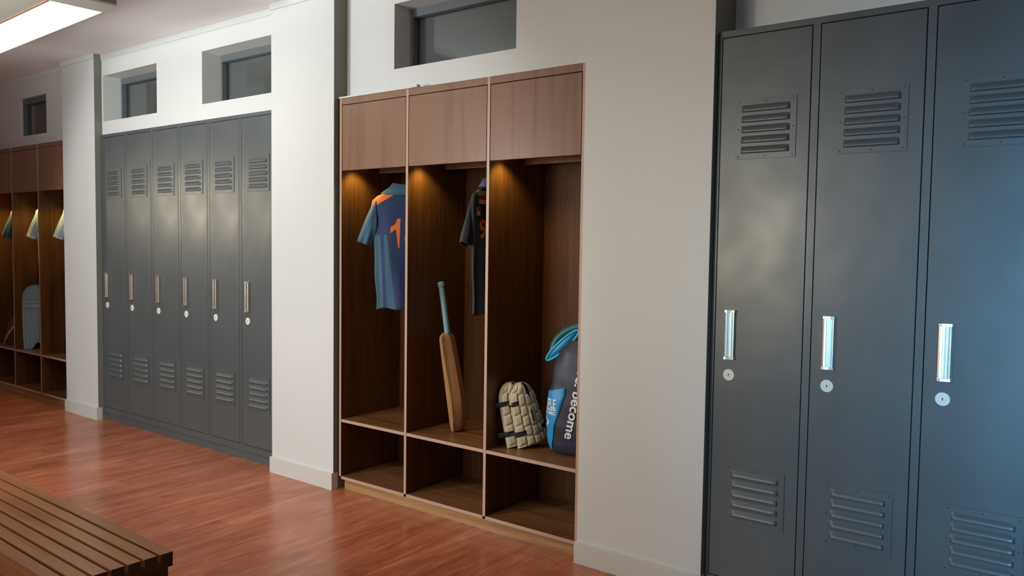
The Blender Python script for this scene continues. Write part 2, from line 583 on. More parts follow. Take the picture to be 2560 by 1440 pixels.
# ------------------------------------------------------------ cubby unit
def cubby(x, label, lamp_power, lamp_x=0.075):
    x0 = x[0]
    root = empty('cubby_unit', (x0, 0, 0))
    tag(root, label, 'cubby unit')
    q = [v - x0 for v in x]
    t = 0.018
    D = 0.50
    mats = [M['walnut'], M['edge']]
    xs = [q[0] + t / 2, q[1], q[2], q[3] - t / 2]
    for i in range(4):
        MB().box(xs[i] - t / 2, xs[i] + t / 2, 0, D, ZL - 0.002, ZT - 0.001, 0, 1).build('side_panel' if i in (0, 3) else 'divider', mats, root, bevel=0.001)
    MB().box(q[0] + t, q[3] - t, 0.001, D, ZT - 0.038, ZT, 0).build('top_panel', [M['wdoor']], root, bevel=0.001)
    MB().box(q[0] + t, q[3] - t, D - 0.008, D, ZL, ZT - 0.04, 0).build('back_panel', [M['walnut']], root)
    mx = [M['walnutx'], M['edge']]
    for i in range(3):
        a, b = xs[i] + t / 2 + 0.0004, xs[i + 1] - t / 2 - 0.0004
        MB().box(a, b, 0.001, D - 0.009, ZM - t, ZM, 0, 1).build('shelf', mx, root, bevel=0.001)
        MB().box(a, b, 0.001, D - 0.009, ZL - t, ZL, 0, 1).build('bottom_board', mx, root, bevel=0.001)
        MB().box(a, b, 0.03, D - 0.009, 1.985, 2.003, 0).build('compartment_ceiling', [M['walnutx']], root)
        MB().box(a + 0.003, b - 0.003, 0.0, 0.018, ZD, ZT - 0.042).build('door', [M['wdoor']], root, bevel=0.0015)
        MB().box(a, b, 0.300, 0.322, 1.930, 1.975).build('hanging_rail', [M['wdoor']], root, bevel=0.002)
        lx = a + lamp_x
        dl = MB().tube([(lx, 0.075, 1.984), (lx, 0.075, 1.974)], [0.028, 0.028], 20).build('downlight', M['chrome'], root)
        MB().tube([(lx, 0.075, 1.9738), (lx, 0.075, 1.972)], [0.022, 0.022], 20).build('lens', M['dl'], dl)
        d = bpy.data.lights.new('downlight_beam', 'SPOT')
        d.energy = lamp_power * 2.7
        d.color = (1.0, 0.74, 0.22)
        d.spot_size = R(112)
        d.spot_blend = 0.7
        d.shadow_soft_size = 0.02
        lo = bpy.data.objects.new('downlight_beam', d)
        C.objects.link(lo)
        lo.parent = root
        lo.location = (lx, 0.075, 1.965)
        lo.rotation_euler = (R(6), R(5), 0)
    MB().box(q[0] + 0.02, q[3], 0.028, 0.046, 0, ZL - t - 0.0005).build('plinth', [M['plinth']], root)
    return root


cubby(X, 'open wooden cubby unit with three compartments and three upper doors between two pale pillars', 2.2)
XS = [-9.0, -8.41, -7.84, -7.262]
cubby(XS, 'dim wooden cubby unit in the far left bay, behind the narrow pillar', 3.0, 0.27)
# white sealing strip lying on top of the near cubby unit
tag(MB().box(-3.735, -3.11, -0.004, 0.05, ZT + 0.0005, ZT + 0.009).box(-3.13, -3.09, -0.008, 0.02, ZT + 0.0005, ZT + 0.016).build('trim_1', M['wall']), kind='structure')


# ------------------------------------------------------------ lockers
def louvre_vent(parent, x, z, w=0.245, h=0.24):
    b = MB()
    b.box(0, w, -0.0035, 0, 0, h)
    n = 5
    pitch = 0.0415
    zt = h / 2 + pitch * n / 2
    for k in range(n):
        top = zt - k * pitch - 0.006
        xa, xb = 0.024, w - 0.024

        def fn(u, v, top=top):
            px = xa + (xb - xa) * u
            e = min(1, min(u, 1 - u) * 14)
            e = math.sqrt(max(0, 1 - (1 - e) ** 2))
            prof = [(0, 0), (0.12, 0.15), (0.3, 0.55), (0.5, 0.85), (0.7, 1.0), (0.86, 0.98), (0.95, 0.75), (1.0, 0.0)]
            i = v * (len(prof) - 1)
            i0 = min(int(i), len(prof) - 2)
            f = i - i0
            zz = prof[i0][0] * (1 - f) + prof[i0 + 1][0] * f
            dd = prof[i0][1] * (1 - f) + prof[i0 + 1][1] * f
            return (px, -0.0034 - 0.0115 * dd * e, top - 0.029 * zz)
        b.grid(29, 8, fn)
    for sx in (0.012, w / 2, w - 0.012):
        for sz in (0.011, h - 0.011) if sx == w / 2 else (0.011, h / 2, h - 0.011):
            b.tube([(sx, -0.0034, sz), (sx, -0.0046, sz)], 0.0028, 8, mi=1)
    o = b.build('louvre_vent', [M['locker'], M['dark']], parent, bevel=0.0008, fix=True)
    o.location = (x, 0, z)
    for p in o.data.polygons:
        p.use_smooth = len(p.vertices) == 4 and abs(p.normal.y) < 0.999
    return o


def pull_handle(parent, x, z, L=0.207):
    prof = [(0.0, 0.0), (0.0, -0.011), (0.003, -0.015), (0.010, -0.017), (0.017, -0.015), (0.021, -0.008), (0.023, -0.003),
            (0.027, -0.003), (0.038, -0.008), (0.0395, -0.013), (0.043, -0.013), (0.045, -0.010), (0.045, 0.0)]
    b = MB()
    b.rings([[(px, py, 0.008) for px, py in prof], [(px, py, L - 0.008) for px, py in prof]])
    h = b.build('handle', M['chrome'], parent, bevel=0.0008, fix=True)
    h.location = (x, 0, z)
    cap = [(-0.001, 0.0), (-0.001, -0.014), (0.004, -0.020), (0.014, -0.020), (0.030, -0.016), (0.046, -0.014), (0.046, 0.0)]
    c = MB()
    for a in (0.0, L - 0.011):
        c.rings([[(px, py, a) for px, py in cap], [(px, py, a + 0.011) for px, py in cap]])
    c.build('handle', M['chrome'], None, fix=True)
    # join the caps into the handle mesh
    cap_o = [o for o in bpy.data.objects if o.name.startswith('handle') and o.parent is None][-1]
    bm = bmesh.new()
    bm.from_mesh(h.data)
    bm.from_mesh(cap_o.data)
    bm.to_mesh(h.data)
    bm.free()
    bpy.data.objects.remove(cap_o)
    return h


def lock(parent, x, z, r=0.0245):
    b = MB()
    b.rings([[(r * k * math.cos(a), y, r * k * math.sin(a)) for a in [2 * math.pi * i / 32 for i in range(32)]] for k, y in ((1, 0), (1, -0.002), (0.94, -0.0035))])
    b.rings([[(0.36 * r * math.cos(a), y, 0.36 * r * math.sin(a)) for a in [2 * math.pi * i / 20 for i in range(20)]] for y in (-0.003, -0.0048)])
    b.tube([(0, -0.0047, 0.002), (0, -0.0052, 0.002)], 0.0028, 10, mi=1)
    b.box(-0.0011, 0.0011, -0.0052, -0.0047, -0.006, 0.002, 1)
    o = b.build('lock', [M['lock'], M['dark']], parent, fix=True)
    o.location = (x, 0, z)
    return o


def locker_bank(x0, x1, yf, doors, ztop, hz, lz, vt, vb, label, doorz, hdx):
    root = empty('locker_bank', (x0, yf, 0))
    tag(root, label, 'lockers')
    fr = MB()
    # face frame: mullions, head and sill rails, carcass behind
    xs = [x0] + [v for d in doors for v in d] + [x1]
    fr.box(0, x1 - x0, 0.0, 0.02, doorz[1], ztop)
    fr.box(0, x1 - x0, 0.0, 0.02, 0.062, doorz[0])
    for i in range(0, len(xs), 2):
        a, b = xs[i] - x0, xs[i + 1] - x0
        if b > a:
            fr.box(a, b, 0.0, 0.02, doorz[0], doorz[1])
    fr.build('face_frame', M['locker'], root)
    MB().box(0.0, x1 - x0, 0.021, 0.45, 0.062, ztop - 0.001).build('carcass', M['dark'], root)
    MB().box(0.02, x1 - x0, 0.012, 0.44, 0, 0.0615).build('plinth', M['locker'], root, bevel=0.001)
    for (a, b) in doors:
        g = 0.0034
        d = MB().box(0, b - a - 2 * g, -0.001, 0.018, 0, doorz[1] - doorz[0] - 2 * g).build('door', M['locker'], root, bevel=0.002)
        d.location = (a - x0 + g, 0, doorz[0] + g)
        z0 = doorz[0] + g
        hx = hdx
        pull_handle(d, hx, hz - z0).location.y = -0.001
        lock(d, hx + 0.0225, lz - z0).location.y = -0.001
        vx = (b - a - 2 * g) - 0.050 - 0.245
        for vz in (vt, vb):
            louvre_vent(d, vx, vz - z0).location.y = -0.001
    return root


edges = [-6.703, -6.302, -5.906, -5.522, -5.145, -4.766, -4.372]
dl = [(edges[i] + 0.014, edges[i + 1] - 0.014) for i in range(6)]
locker_bank(-6.703, -4.35, 0.0216, dl, ZT, 1.02, 0.958, 1.829, 0.355,
            'grey steel locker bank of six doors between the two left pillars', (0.105, 2.325), 0.045)
dr = [(-1.352, -0.984), (-0.956, -0.584), (-0.556, -0.170), (-0.142, 0.235)]
locker_bank(-1.366, 0.25, 0.0, dr, 2.389, 1.036, 0.971, 1.861, 0.355,
            'dark grey steel locker bank at the right edge, nearest the camera', (0.105, 2.364), 0.043)


# ------------------------------------------------------------ bench
bench = empty('slatted_bench', (-2.507, -1.765, 0), R(-0.8))
tag(bench, 'brown slatted wooden bench in the lower left foreground', 'bench')
BL = 2.4
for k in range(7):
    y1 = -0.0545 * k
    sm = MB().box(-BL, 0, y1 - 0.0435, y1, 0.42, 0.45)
    sm.m[3] = 1  # slat ends use a darker wood tone as painted shade
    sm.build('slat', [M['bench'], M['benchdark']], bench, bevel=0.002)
bw = 0.0545 * 6 + 0.0455
MB().box(-0.030, -0.001, -bw + 0.002, -0.0005, 0.400, 0.4195).build('end_rail', M['benchdark'], bench, bevel=0.001)
MB().box(-0.030, -0.010, -bw + 0.014, -0.012, 0.33, 0.3995).build('end_apron', M['benchdark'], bench, bevel=0.002)
MB().box(-BL + 0.05, -BL + 0.07, -bw + 0.03, -0.03, 0.35, 0.4195).build('end_apron', M['benchdark'], bench, bevel=0.002)
for yy in (-0.05, -bw + 0.03):
    MB().box(-BL + 0.07, -0.0305, yy, yy + 0.02, 0.35, 0.4195).build('side_apron', M['bench'], bench, bevel=0.002)
for lx in (-0.0825, -BL + 0.08, -BL / 2):
    for yy in (-0.075, -bw + 0.0255):
        MB().box(lx, lx + 0.05, yy, yy + 0.05 - 0.0005, 0, 0.3495).build('leg', M['benchdark'], bench, bevel=0.003)
for yy in (-0.06, -bw + 0.04):
    MB().box(-BL + 0.13, -0.0755, yy, yy + 0.02, 0.14, 0.19).build('stretcher', M['bench'], bench, bevel=0.002)


# ------------------------------------------------------------ projection of printed shapes on to a surface
def bvh_of(obs):
    bm = bmesh.new()
    for o in obs:
        tmp = o.data.copy()
        tmp.transform(o.matrix_basis)
        bm.from_mesh(tmp)
        bpy.data.meshes.remove(tmp)
    t = BVHTree.FromBMesh(bm)
    bm.free()
    return t


def text_mesh(body, width, height, bold=0.0, cell=0.012):
    cu = bpy.data.curves.new('t', 'FONT')
    cu.body = body
    cu.size = 1.0
    cu.offset = bold
    cu.resolution_u = 5
    ob = bpy.data.objects.new('t', cu)
    C.objects.link(ob)
    dg = bpy.context.evaluated_depsgraph_get()
    me = bpy.data.meshes.new_from_object(ob.evaluated_get(dg))
    bpy.data.objects.remove(ob)
    xs = [v.co.x for v in me.vertices]
    ys = [v.co.y for v in me.vertices]
    x0, x1, y0, y1 = min(xs), max(xs), min(ys), max(ys)
    if width is None:
        width = height * (x1 - x0) / (y1 - y0)
    bm = bmesh.new()
    bm.from_mesh(me)
    bpy.data.meshes.remove(me)
    for v in bm.verts:
        v.co.x = ((v.co.x - x0) / (x1 - x0) - 0.5) * width
        v.co.y = ((v.co.y - y0) / (y1 - y0) - 0.5) * height
    return slice_print(bm, width, height, cell)


def poly_mesh(pts, cell=0.012):
    bm = bmesh.new()
    bm.faces.new([bm.verts.new((x, y, 0)) for x, y in pts])
    bm.normal_update()
    bmesh.ops.triangulate(bm, faces=bm.faces[:], ngon_method='EAR_CLIP')
    return slice_print(bm, 2 * max(abs(p[0]) for p in pts), 2 * max(abs(p[1]) for p in pts), cell)


def slice_print(bm, width, height, cell):
    """cut a flat print into small faces so that it follows the cloth"""
    for ax, ext in ((0, width), (1, height)):
        n = int(ext / cell)
        for i in range(1, n):
            p = [0, 0, 0]
            p[ax] = -ext / 2 + ext * i / n
            nn = [0, 0, 0]
            nn[ax] = 1
            bmesh.ops.bisect_plane(bm, geom=bm.verts[:] + bm.edges[:] + bm.faces[:], plane_co=p, plane_no=nn)
    vs = [(v.co.x, v.co.y) for v in bm.verts]
    bm.verts.index_update()
    fs = [tuple(v.index for v in f.verts) for f in bm.faces]
    bm.free()
    return vs, fs


def on_surface(bvh, vs, fs, origin, U, V, D, off, name, m, parent, depth=0.5):
    """project 2-D shape (vs, fs) from the plane origin+u*U+v*V along D on to bvh"""
    U, V, D, origin = Vector(U), Vector(V), Vector(D).normalized(), Vector(origin)
    out, ok = [], []
    for (a, b) in vs:
        p = origin + U * a + V * b
        h, n, _, _ = bvh.ray_cast(p, D, depth)
        if h is None:
            out.append(p)
            ok.append(False)
        else:
            if n.dot(D) > 0:
                n = -n
            out.append(h - D * off)
            ok.append(True)
    mb = MB()
    mb.add(out, [f for f in fs if all(ok[i] for i in f)])
    return mb.build(name, m, parent, smooth=True, fix=False)


# ------------------------------------------------------------ shirts
def interp(tab, z):
    if z >= tab[0][0]:
        return tab[0][1]
    for (za, a), (zb, b) in zip(tab, tab[1:]):
        if z >= zb:
            f = (z - za) / (zb - za)
            f = f * f * (3 - 2 * f) * 0.4 + f * 0.6
            return a + (b - a) * f
    return tab[-1][1]


WT = [(-0.030, 0.074), (-0.05, 0.125), (-0.075, 0.175), (-0.10, 0.200), (-0.15, 0.208), (-0.25, 0.198), (-0.34, 0.190), (-0.50, 0.183), (-0.74, 0.172)]
TT = [(-0.030, 0.040), (-0.075, 0.036), (-0.15, 0.044), (-0.30, 0.046), (-0.50, 0.04), (-0.74, 0.036)]


def make_shirt(name, label, cat, mats, mfun, collar, seed, ksl=1.0, sleeve_m=None, group=None, length=0.74, cuff=None, back=0.0, slim=1.0):
    root = empty(name)
    tag(root, label, cat, group)
    rnd = random.Random(seed)
    ph = [rnd.uniform(0, 6.28) for _ in range(6)]
    n, m = 180, 110

    def pt(j, z, zz):
        a = 2 * math.pi * j / n
        ca, sa = math.cos(a), math.sin(a)
        w_, t_ = interp(WT, z), interp(TT, z) * (0.5 + 0.5 * (slim - 0.6) / 0.4)
        k = max(0, min(1, (-z - 0.12) / 0.5))
        fx = ca * w_
        x = math.copysign(abs(ca) ** 0.8, ca) * w_
        y = math.copysign(abs(sa) ** 0.8, sa) * t_
        f = (math.sin(fx * 34 + ph[0] + z * 2.5) * 0.015 + math.sin(fx * 61 + ph[1] - z * 3) * 0.004) * k + math.sin(fx * 22 + z * 16 + ph[2]) * 0.003 * (0.3 + k)
        y += f * abs(sa) ** 0.5
        x += 0.003 * math.sin(z * 22 + ph[3]) * k
        return Vector((x, y, zz))
    rs, zs = [], []
    for i in range(m):
        f = i / (m - 1)
        z = -0.030 - (0.71 / 1.0) * f ** 1.15
        zz = -0.030 + (z + 0.030) * (length - 0.03) / 0.71
        zs.append(zz)
        rs.append([pt(j, z, zz + (0.006 * math.sin(j * 0.2 + ph[4]) if i == m - 1 else 0)) for j in range(n)])
    b = MB()
    b.rings(rs, True, False, mf=lambda i, j: mfun((rs[i][j].x + rs[i][(j + 1) % n].x) / 2, rs[i][j].y, zs[i]))
    torso = b.build('torso', mats, root, smooth=True, solid=0.0015)
    sl = []
    for sgn in (-1, 1):
        sb = MB()
        rr = []
        k = 22
        ns = 26
        for i in range(ns):
            f = i / (ns - 1)
            O = Vector((0.176 + (0.070 + 0.042 * ksl) * f, 0, -0.078 - 0.262 * f - 0.03 * math.sin(f * math.pi) * -0.6))
            I = Vector((0.170 + 0.036 * ksl * f, 0, -0.285 - 0.085 * f))
            c = (O + I) / 2
            h = (O - I) / 2
            th = 0.034 + 0.006 * math.sin(f * 5 + ph[5])
            ring = []
            for j in range(k * 2):
                a = 2 * math.pi * j / (k * 2)
                p = c + h * math.cos(a) + Vector((0, 1, 0)) * math.sin(a) * slim * (th + 0.004 * math.sin(a * 3 + f * 6 + ph[2]) + 0.004 * math.sin(math.cos(a) * 7 + ph[1]) * f)
                p.x *= sgn
                p.y += back * (0.4 + 0.6 * f)
                ring.append(p)
            rr.append(ring)
        if sgn < 0:
            rr = [list(reversed(r)) for r in rr]
        sb.rings(rr, True, False, mf=lambda i, j: 1 if (cuff and i >= ns - 3) else 0)
        sl.append(sb.build('sleeve', [sleeve_m or mats[0], cuff or mats[0]], root, smooth=True, solid=0.0015))
    if collar:
        cm, wid = collar
        nn = 48
        prof = [(0.066, 0.030, -0.045), (0.068, 0.031, -0.010), (0.073, 0.036, 0.002), (0.082, 0.042, 0.001), (0.100, 0.048, -0.018), (wid, 0.050, -0.018 - (wid - 0.1) * 0.72)]
        b = MB()
        rs2 = []
        for (w_, t_, z_) in prof:
            rs2.append([Vector((math.cos(2 * math.pi * j / nn) * w_, math.sin(2 * math.pi * j / nn) * t_,
                                z_ + (0.004 if z_ > -0.005 else 0) * math.cos(4 * math.pi * j / nn) - 0.012 * abs(math.sin(2 * math.pi * j / nn)) * (1 if z_ < -0.012 else 0))) for j in range(nn)])
        b.rings(rs2, True, False)
        b.build('collar', cm, root, smooth=True, solid=0.002)
    return root, torso


def make_hanger(x, y, zc, ang, label, rail_z=1.976, w_=0.17):
    """black hanger inside the shirt, hook over the rail at y=0.311"""
    r = empty('clothes_hanger', (x, y, zc), ang)
    tag(r, label, 'hanger')
    b = MB()
    b.tube([(-w_, 0, -0.085), (-0.10, 0, -0.052), (-0.03, 0, -0.016), (0, 0, -0.008), (0.03, 0, -0.016), (0.10, 0, -0.052), (w_, 0, -0.085)], 0.007, 8)
    b.tube([(-w_, 0, -0.085), (0, 0, -0.094), (w_, 0, -0.085)], 0.005, 8)
    b.build('shoulder_bar', M['hanger'], r, smooth=True)
    # hook rises to the rail
    inv = Matrix.Rotation(-ang, 3, 'Z')
    tgt = inv @ Vector((0, 0.311 - y, 0))
    zr = rail_z - zc
    pts = [Vector((0, 0, -0.010)), Vector((0, 0, 0.02)), Vector((tgt.x * 0.35, tgt.y * 0.35, zr * 0.55))]
    for a in range(0, 9):
        t = math.pi * a / 8
        q = inv @ Vector((0, 0.311 - y - 0.016 * math.cos(t), 0))
        pts.append(Vector((q.x, q.y, zr - 0.002 + 0.012 * math.sin(t))))
    b2 = MB().tube(pts, 0.0028, 8)
    b2.build('hook', M['hanger'], r, smooth=True)
    return r


# --- navy and teal shirt numbered 18 in the near unit
def m18(x, y, z):
    return 0


s1, t1 = make_shirt('cricket_shirt', 'navy short-sleeved shirt with orange shoulder stripes and an orange number 18, on a hanger', 'shirt',
                    [M['navy']], m18, (M['teal'], 0.150), 3, sleeve_m=M['teal'])
bv = bvh_of([t1])
vs, fs = poly_mesh([(0.028, 0.088), (0.010, 0.086), (-0.004, 0.052), (-0.030, 0.036), (-0.032, -0.002), (-0.004, 0.020), (0.002, 0.020), (0.014, -0.080), (0.022, -0.090)])
n1 = on_surface(bv, vs, fs, (-0.060, -0.3, -0.290), (1, 0, 0), (0, 0, 1), (0, 1, 0), 0.0025, 'number', M['orange'], s1)
vs, fs = text_mesh('8', 0.098, 0.170, 0.03)
n1 = on_surface(bv, vs, fs, (0.042, -0.3, -0.290), (1, 0, 0), (0, 0, 1), (0, 1, 0), 0.0025, 'number', M['orange'], s1)
s1.location = (-3.415, 0.245, 1.848)
s1.rotation_euler = (0, 0, R(43))
make_hanger(-3.415, 0.245, 1.848, R(43), 'black hanger holding the navy shirt with number 18')


# --- dark shirt seen edge-on in the middle compartment
def mdark(x, y, z):
    ax = abs(x)
    if y < 0 and ax < 0.165:
        if -0.088 < z <= -0.060:
            return 3
        if -0.108 < z <= -0.088:
            return 2
        if -0.130 < z <= -0.108:
            return 1
    if z < -0.2 and ax > 0.12:
        return 0
    if ax < 0.12 and z < -0.13:
        return 4
    return 0


s2, t2 = make_shirt('cricket_shirt', 'black shirt with lime, red and white chest bands hanging edge-on in the middle compartment', 'shirt',
                    [M['black'], M['palewhite'], M['red'], M['lime'], M['navyplain']], mdark, (M['greyblue'], 0.130), 11, ksl=0.25, sleeve_m=M['black'], length=0.73, back=0.034, slim=0.6)
bv = bvh_of([t2])
vs, fs = text_mesh('9', 0.055, 0.105, 0.03)
on_surface(bv, vs, fs, (-0.135, -0.3, -0.268), (1, 0, 0), (0, 0, 1), (0, 1, 0), 0.0025, 'number', M['orange'], s2)
bd = [(0.013 * math.cos(a), 0.016 * math.sin(a)) for a in [2 * math.pi * i / 20 for i in range(20)]]
on_surface(bv, bd, [tuple(range(20))], (-0.168, -0.3, -0.160), (1, 0, 0), (0, 0, 1), (0, 1, 0), 0.0035, 'badge', M['red'], s2)
on_surface(bv, [(-0.015, -0.03), (0.01, -0.03), (0.012, 0.012), (-0.015, 0.012)], [(0, 1, 2, 3)], (-0.168, -0.3, -0.168), (1, 0, 0), (0, 0, 1), (0, 1, 0), 0.0025, 'badge', M['palewhite'], s2)
s2.location = (-2.766, 0.262, 1.850)
s2.rotation_euler = (0, 0, R(97))
make_hanger(-2.766, 0.262, 1.850, R(97), 'black hanger holding the dark edge-on shirt', w_=0.15)


# --- shirts in the far unit
def mplain(x, y, z):
    return 0


far = [(-8.96, 'navy shirt with orange shoulders at the left edge, in the dim far cubby unit'),
       (-8.39, 'pale blue shirt in the middle compartment of the dim far cubby unit'),
       (-7.82, 'pale blue shirt half hidden behind the narrow pillar')]
for i, (lx, lab) in enumerate(far):
    if i == 0:
        s, t = make_shirt('cricket_shirt', lab, 'shirt', [M['navyfar']], mplain, (M['orange'], 0.12), 21, sleeve_m=M['teal'])
    else:
        s, t = make_shirt('cricket_shirt', lab, 'shirt', [M['skyblue'], M['palewhite']], mplain, (M['skyblue'], 0.11), 30 + i, sleeve_m=M['skyblue'], cuff=M['palewhite'])
    px, py, an = lx + 0.325, 0.275, R(48)
    s.location = (px, py, 1.855)
    s.rotation_euler = (0, 0, an)
    make_hanger(px, py, 1.855, an, ['black hanger holding the navy shirt with orange shoulders', 'black hanger holding the pale blue shirt in the far middle compartment', 'black hanger holding the pale blue shirt by the narrow pillar'][i])


# ------------------------------------------------------------ cricket bat
bat = empty('cricket_bat')
tag(bat, 'wooden cricket bat with teal ribbed grip leaning in the middle compartment', 'cricket bat')
b = MB()
prof = [(0.000, 0.040, 0.010, 0.014), (0.006, 0.048, 0.016, 0.024), (0.03, 0.053, 0.024, 0.036), (0.10, 0.054, 0.034, 0.054), (0.18, 0.054, 0.038, 0.062), (0.28, 0.054, 0.034, 0.058),
        (0.40, 0.054, 0.026, 0.048), (0.50, 0.053, 0.020, 0.040), (0.540, 0.050, 0.018, 0.036), (0.556, 0.036, 0.016, 0.034), (0.566, 0.017, 0.014, 0.032)]
rs = []
fine = []
for p, q_ in zip(prof, prof[1:]):
    for k in range(5):
        fine.append([p[i] + (q_[i] - p[i]) * k / 5 for i in range(4)])
fine.append(list(prof[-1]))
for _ in range(3):
    fine = [fine[0]] + [[b_[0]] + [(a_[i] + 2 * b_[i] + c_[i]) / 4 for i in (1, 2, 3)] for a_, b_, c_ in zip(fine, fine[1:], fine[2:])] + [fine[-1]]
for (z, hw, e, sp) in fine:
    ring = [(-hw, 0.0, z), (-hw * 0.5, 0.002, z), (0, 0.003, z), (hw * 0.5, 0.002, z), (hw, 0.0, z), (hw, -e, z), (hw * 0.62, -e - (sp - e) * 0.28, z), (hw * 0.25, -e - (sp - e) * 0.78, z),
            (0, -sp, z), (-hw * 0.25, -e - (sp - e) * 0.78, z), (-hw * 0.62, -e - (sp - e) * 0.28, z), (-hw, -e, z)]
    rs.append(ring)
b.rings(rs)
bl = b.build('blade', M['willow'], bat, smooth=True, fix=True)
bl.data.set_sharp_from_angle(angle=R(28))
b = MB()
pts, rr = [(0, -0.018, 0.548)], [0.0165]
z = 0.562
while z < 0.845:
    for dz, r_ in ((0.0, 0.0152), (0.0025, 0.0175), (0.0060, 0.0175), (0.0085, 0.0152)):
        pts.append((0, -0.018, z + dz))
        rr.append(r_ + (0.003 if z > 0.825 else 0))
    z += 0.0112
pts += [(0, -0.018, 0.853), (0, -0.018, 0.857)]
rr += [0.020, 0.012]
b.tube(pts, rr, 20)
b.build('grip', M['grip'], bat, smooth=True)
toe, top = Vector((-2.972, 0.225, 0.4345)), Vector((-3.116, 0.215, 1.260))
zax = (top - toe).normalized()
xax = Vector((0.10, 1, 0)).normalized()
yax = zax.cross(xax).normalized()
xax = yax.cross(zax).normalized()
if yax.x > 0:
    yax = -yax
    xax = yax.cross(zax).normalized()
Mx = Matrix((( xax.x, yax.x, zax.x, toe.x), (xax.y, yax.y, zax.y, toe.y), (xax.z, yax.z, zax.z, toe.z), (0, 0, 0, 1)))
bat.matrix_world = Mx


# ------------------------------------------------------------ quilted thigh pads
def pad_outline(v):
    if v > 0.66:
        f = (v - 0.66) / 0.34
        return 0.076 * math.sqrt(max(0.0, 1 - f ** 2.2)) + 0.003
    return 0.092 - 0.013 * (v / 0.66) ** 1.5


def make_pad(label, H=0.335):
    root = empty('thigh_pad')
    tag(root, label, 'thigh pad')
    nu, nv = 200, 320
    rows = [-0.2, 0.0, 0.16, 0.32, 0.48, 0.64, 0.82, 1.3]
    cols = [-1.0, -0.52, -0.08, 0.40, 0.72, 1.0]
    shift = [0.075, 0.02, 0.0, 0.02, 0.06]

    def where(t, e):
        for k in range(len(e) - 2):
            if t < e[k + 1]:
                return k
        return len(e) - 2

    def zone(uu, v):
        """0 padding, 1 strap or notch"""
        if v > 0.73 and abs(uu - 0.36 - (v - 0.73) * -0.35) < 0.04 + (v - 0.73) * 1.0 and v < 1.01:
            return 1
        if uu < -0.50 and 0.655 < v < 0.735:
            return 1
        if uu < -0.45 and 0.175 < v < 0.265:
            return 1
        if uu > 0.66 and 0.19 < v < 0.27:
            return 1
        return 0

    def front(u, v):
        uu = 2 * u - 1
        c = where(uu, cols)
        wv = v + 0.035 * uu * uu - shift[c] + 0.01
        r = where(wv, rows)
        fu = (uu - cols[c]) / (cols[c + 1] - cols[c])
        fv = (wv - rows[r]) / (rows[r + 1] - rows[r])
        if c == 2 and r in (3, 4):
            fv = (wv - rows[3]) / (rows[5] - rows[3])
        fu, fv = min(1, max(0, fu)), min(1, max(0, fv))
        puff = (1 - abs(2 * fu - 1) ** 5) * (1 - abs(2 * fv - 1) ** (5 if not (c == 2 and r in (3, 4)) else 11))
        if zone(uu, v):
            puff = -0.25
        hw = pad_outline(v)
        curve = 0.050 * (1 - math.cos(uu * 1.25))
        edge = min(1, (1 - abs(uu)) * 9, v * 22 + 0.001, (1 - v) * 14 + 0.001)
        edge = math.sqrt(max(0, edge))
        return (uu * hw, curve - 0.012 * puff * edge - 0.010 * edge, v * H)

    def back(u, v):
        uu = 1 - 2 * u
        return (uu * pad_outline(v), 0.050 * (1 - math.cos(uu * 1.25)) + 0.004, v * H)

    MB().grid(nu, nv, front, mf=lambda u, v: zone(2 * u - 1 + 1 / nu, v + 0.5 / nv)).build('quilted_front', [M['cream'], M['strap']], root, smooth=True)
    MB().grid(20, 40, back).build('backing', M['strap'], root, smooth=True)
    for (v0, v1, ua, ub) in ((0.655, 0.735, -1.30, -0.93), (0.175, 0.265, -1.30, -0.93), (0.19, 0.27, 0.93, 1.22)):
        def sf(u, v, v0=v0, v1=v1, ua=ua, ub=ub):
            uu = ua + (ub - ua) * u
            vv = v0 + (v1 - v0) * v
            return (uu * pad_outline(vv), 0.050 * (1 - math.cos(uu * 1.25)) - 0.004 + 0.03 * max(0, abs(uu) - 1), vv * H)
        MB().grid(14, 4, sf).build('strap', M['strap'], root, smooth=True, solid=0.003)
    # short column of dark printed strokes, too small to read in the photograph
    b = MB()
    for k in range(9):
        zz = (0.37 + 0.021 * k) * H
        b.box(0.008 - 0.002 * (k % 2), 0.015 + 0.001 * (k % 3), -0.0232, -0.0215, zz, zz + 0.0062)
    b.build('printed_mark', M['strap'], root)
    return root


def place_pad(r, base, rz, lean, roll):
    r.matrix_world = Matrix.Translation(base) @ Matrix.Rotation(rz, 4, 'Z') @ Matrix.Rotation(lean, 4, 'X') @ Matrix.Rotation(roll, 4, 'Y')


p1 = make_pad('front cream quilted thigh pad with black straps on the shelf beside the dark bag')
place_pad(p1, Vector((-2.402, 0.195, 0.4575)), R(64), R(-7), R(-13))
p2 = make_pad('rear cream quilted thigh pad, mostly hidden behind the other cream pad')
place_pad(p2, Vector((-2.455, 0.172, 0.4545)), R(66), R(-7), R(-12))


# ------------------------------------------------------------ kit bag
bag = empty('kit_bag', (-2.185, 0.275, ZM + 0.001), R(14))
tag(bag, 'upright dark navy kit bag with bright blue panels and white lettering on the shelf', 'bag')
H = 0.60
bprof = [(0.0, 0.128, 0.082, 0.010), (0.012, 0.146, 0.100, 0.008), (0.05, 0.155, 0.112, 0.004), (0.15, 0.160, 0.120, 0.0), (0.28, 0.158, 0.120, 0.0), (0.38, 0.148, 0.114, 0.008),
         (0.46, 0.142, 0.106, 0.012), (0.53, 0.126, 0.090, 0.026), (0.58, 0.10, 0.064, 0.045), (0.60, 0.045, 0.030, 0.085)]


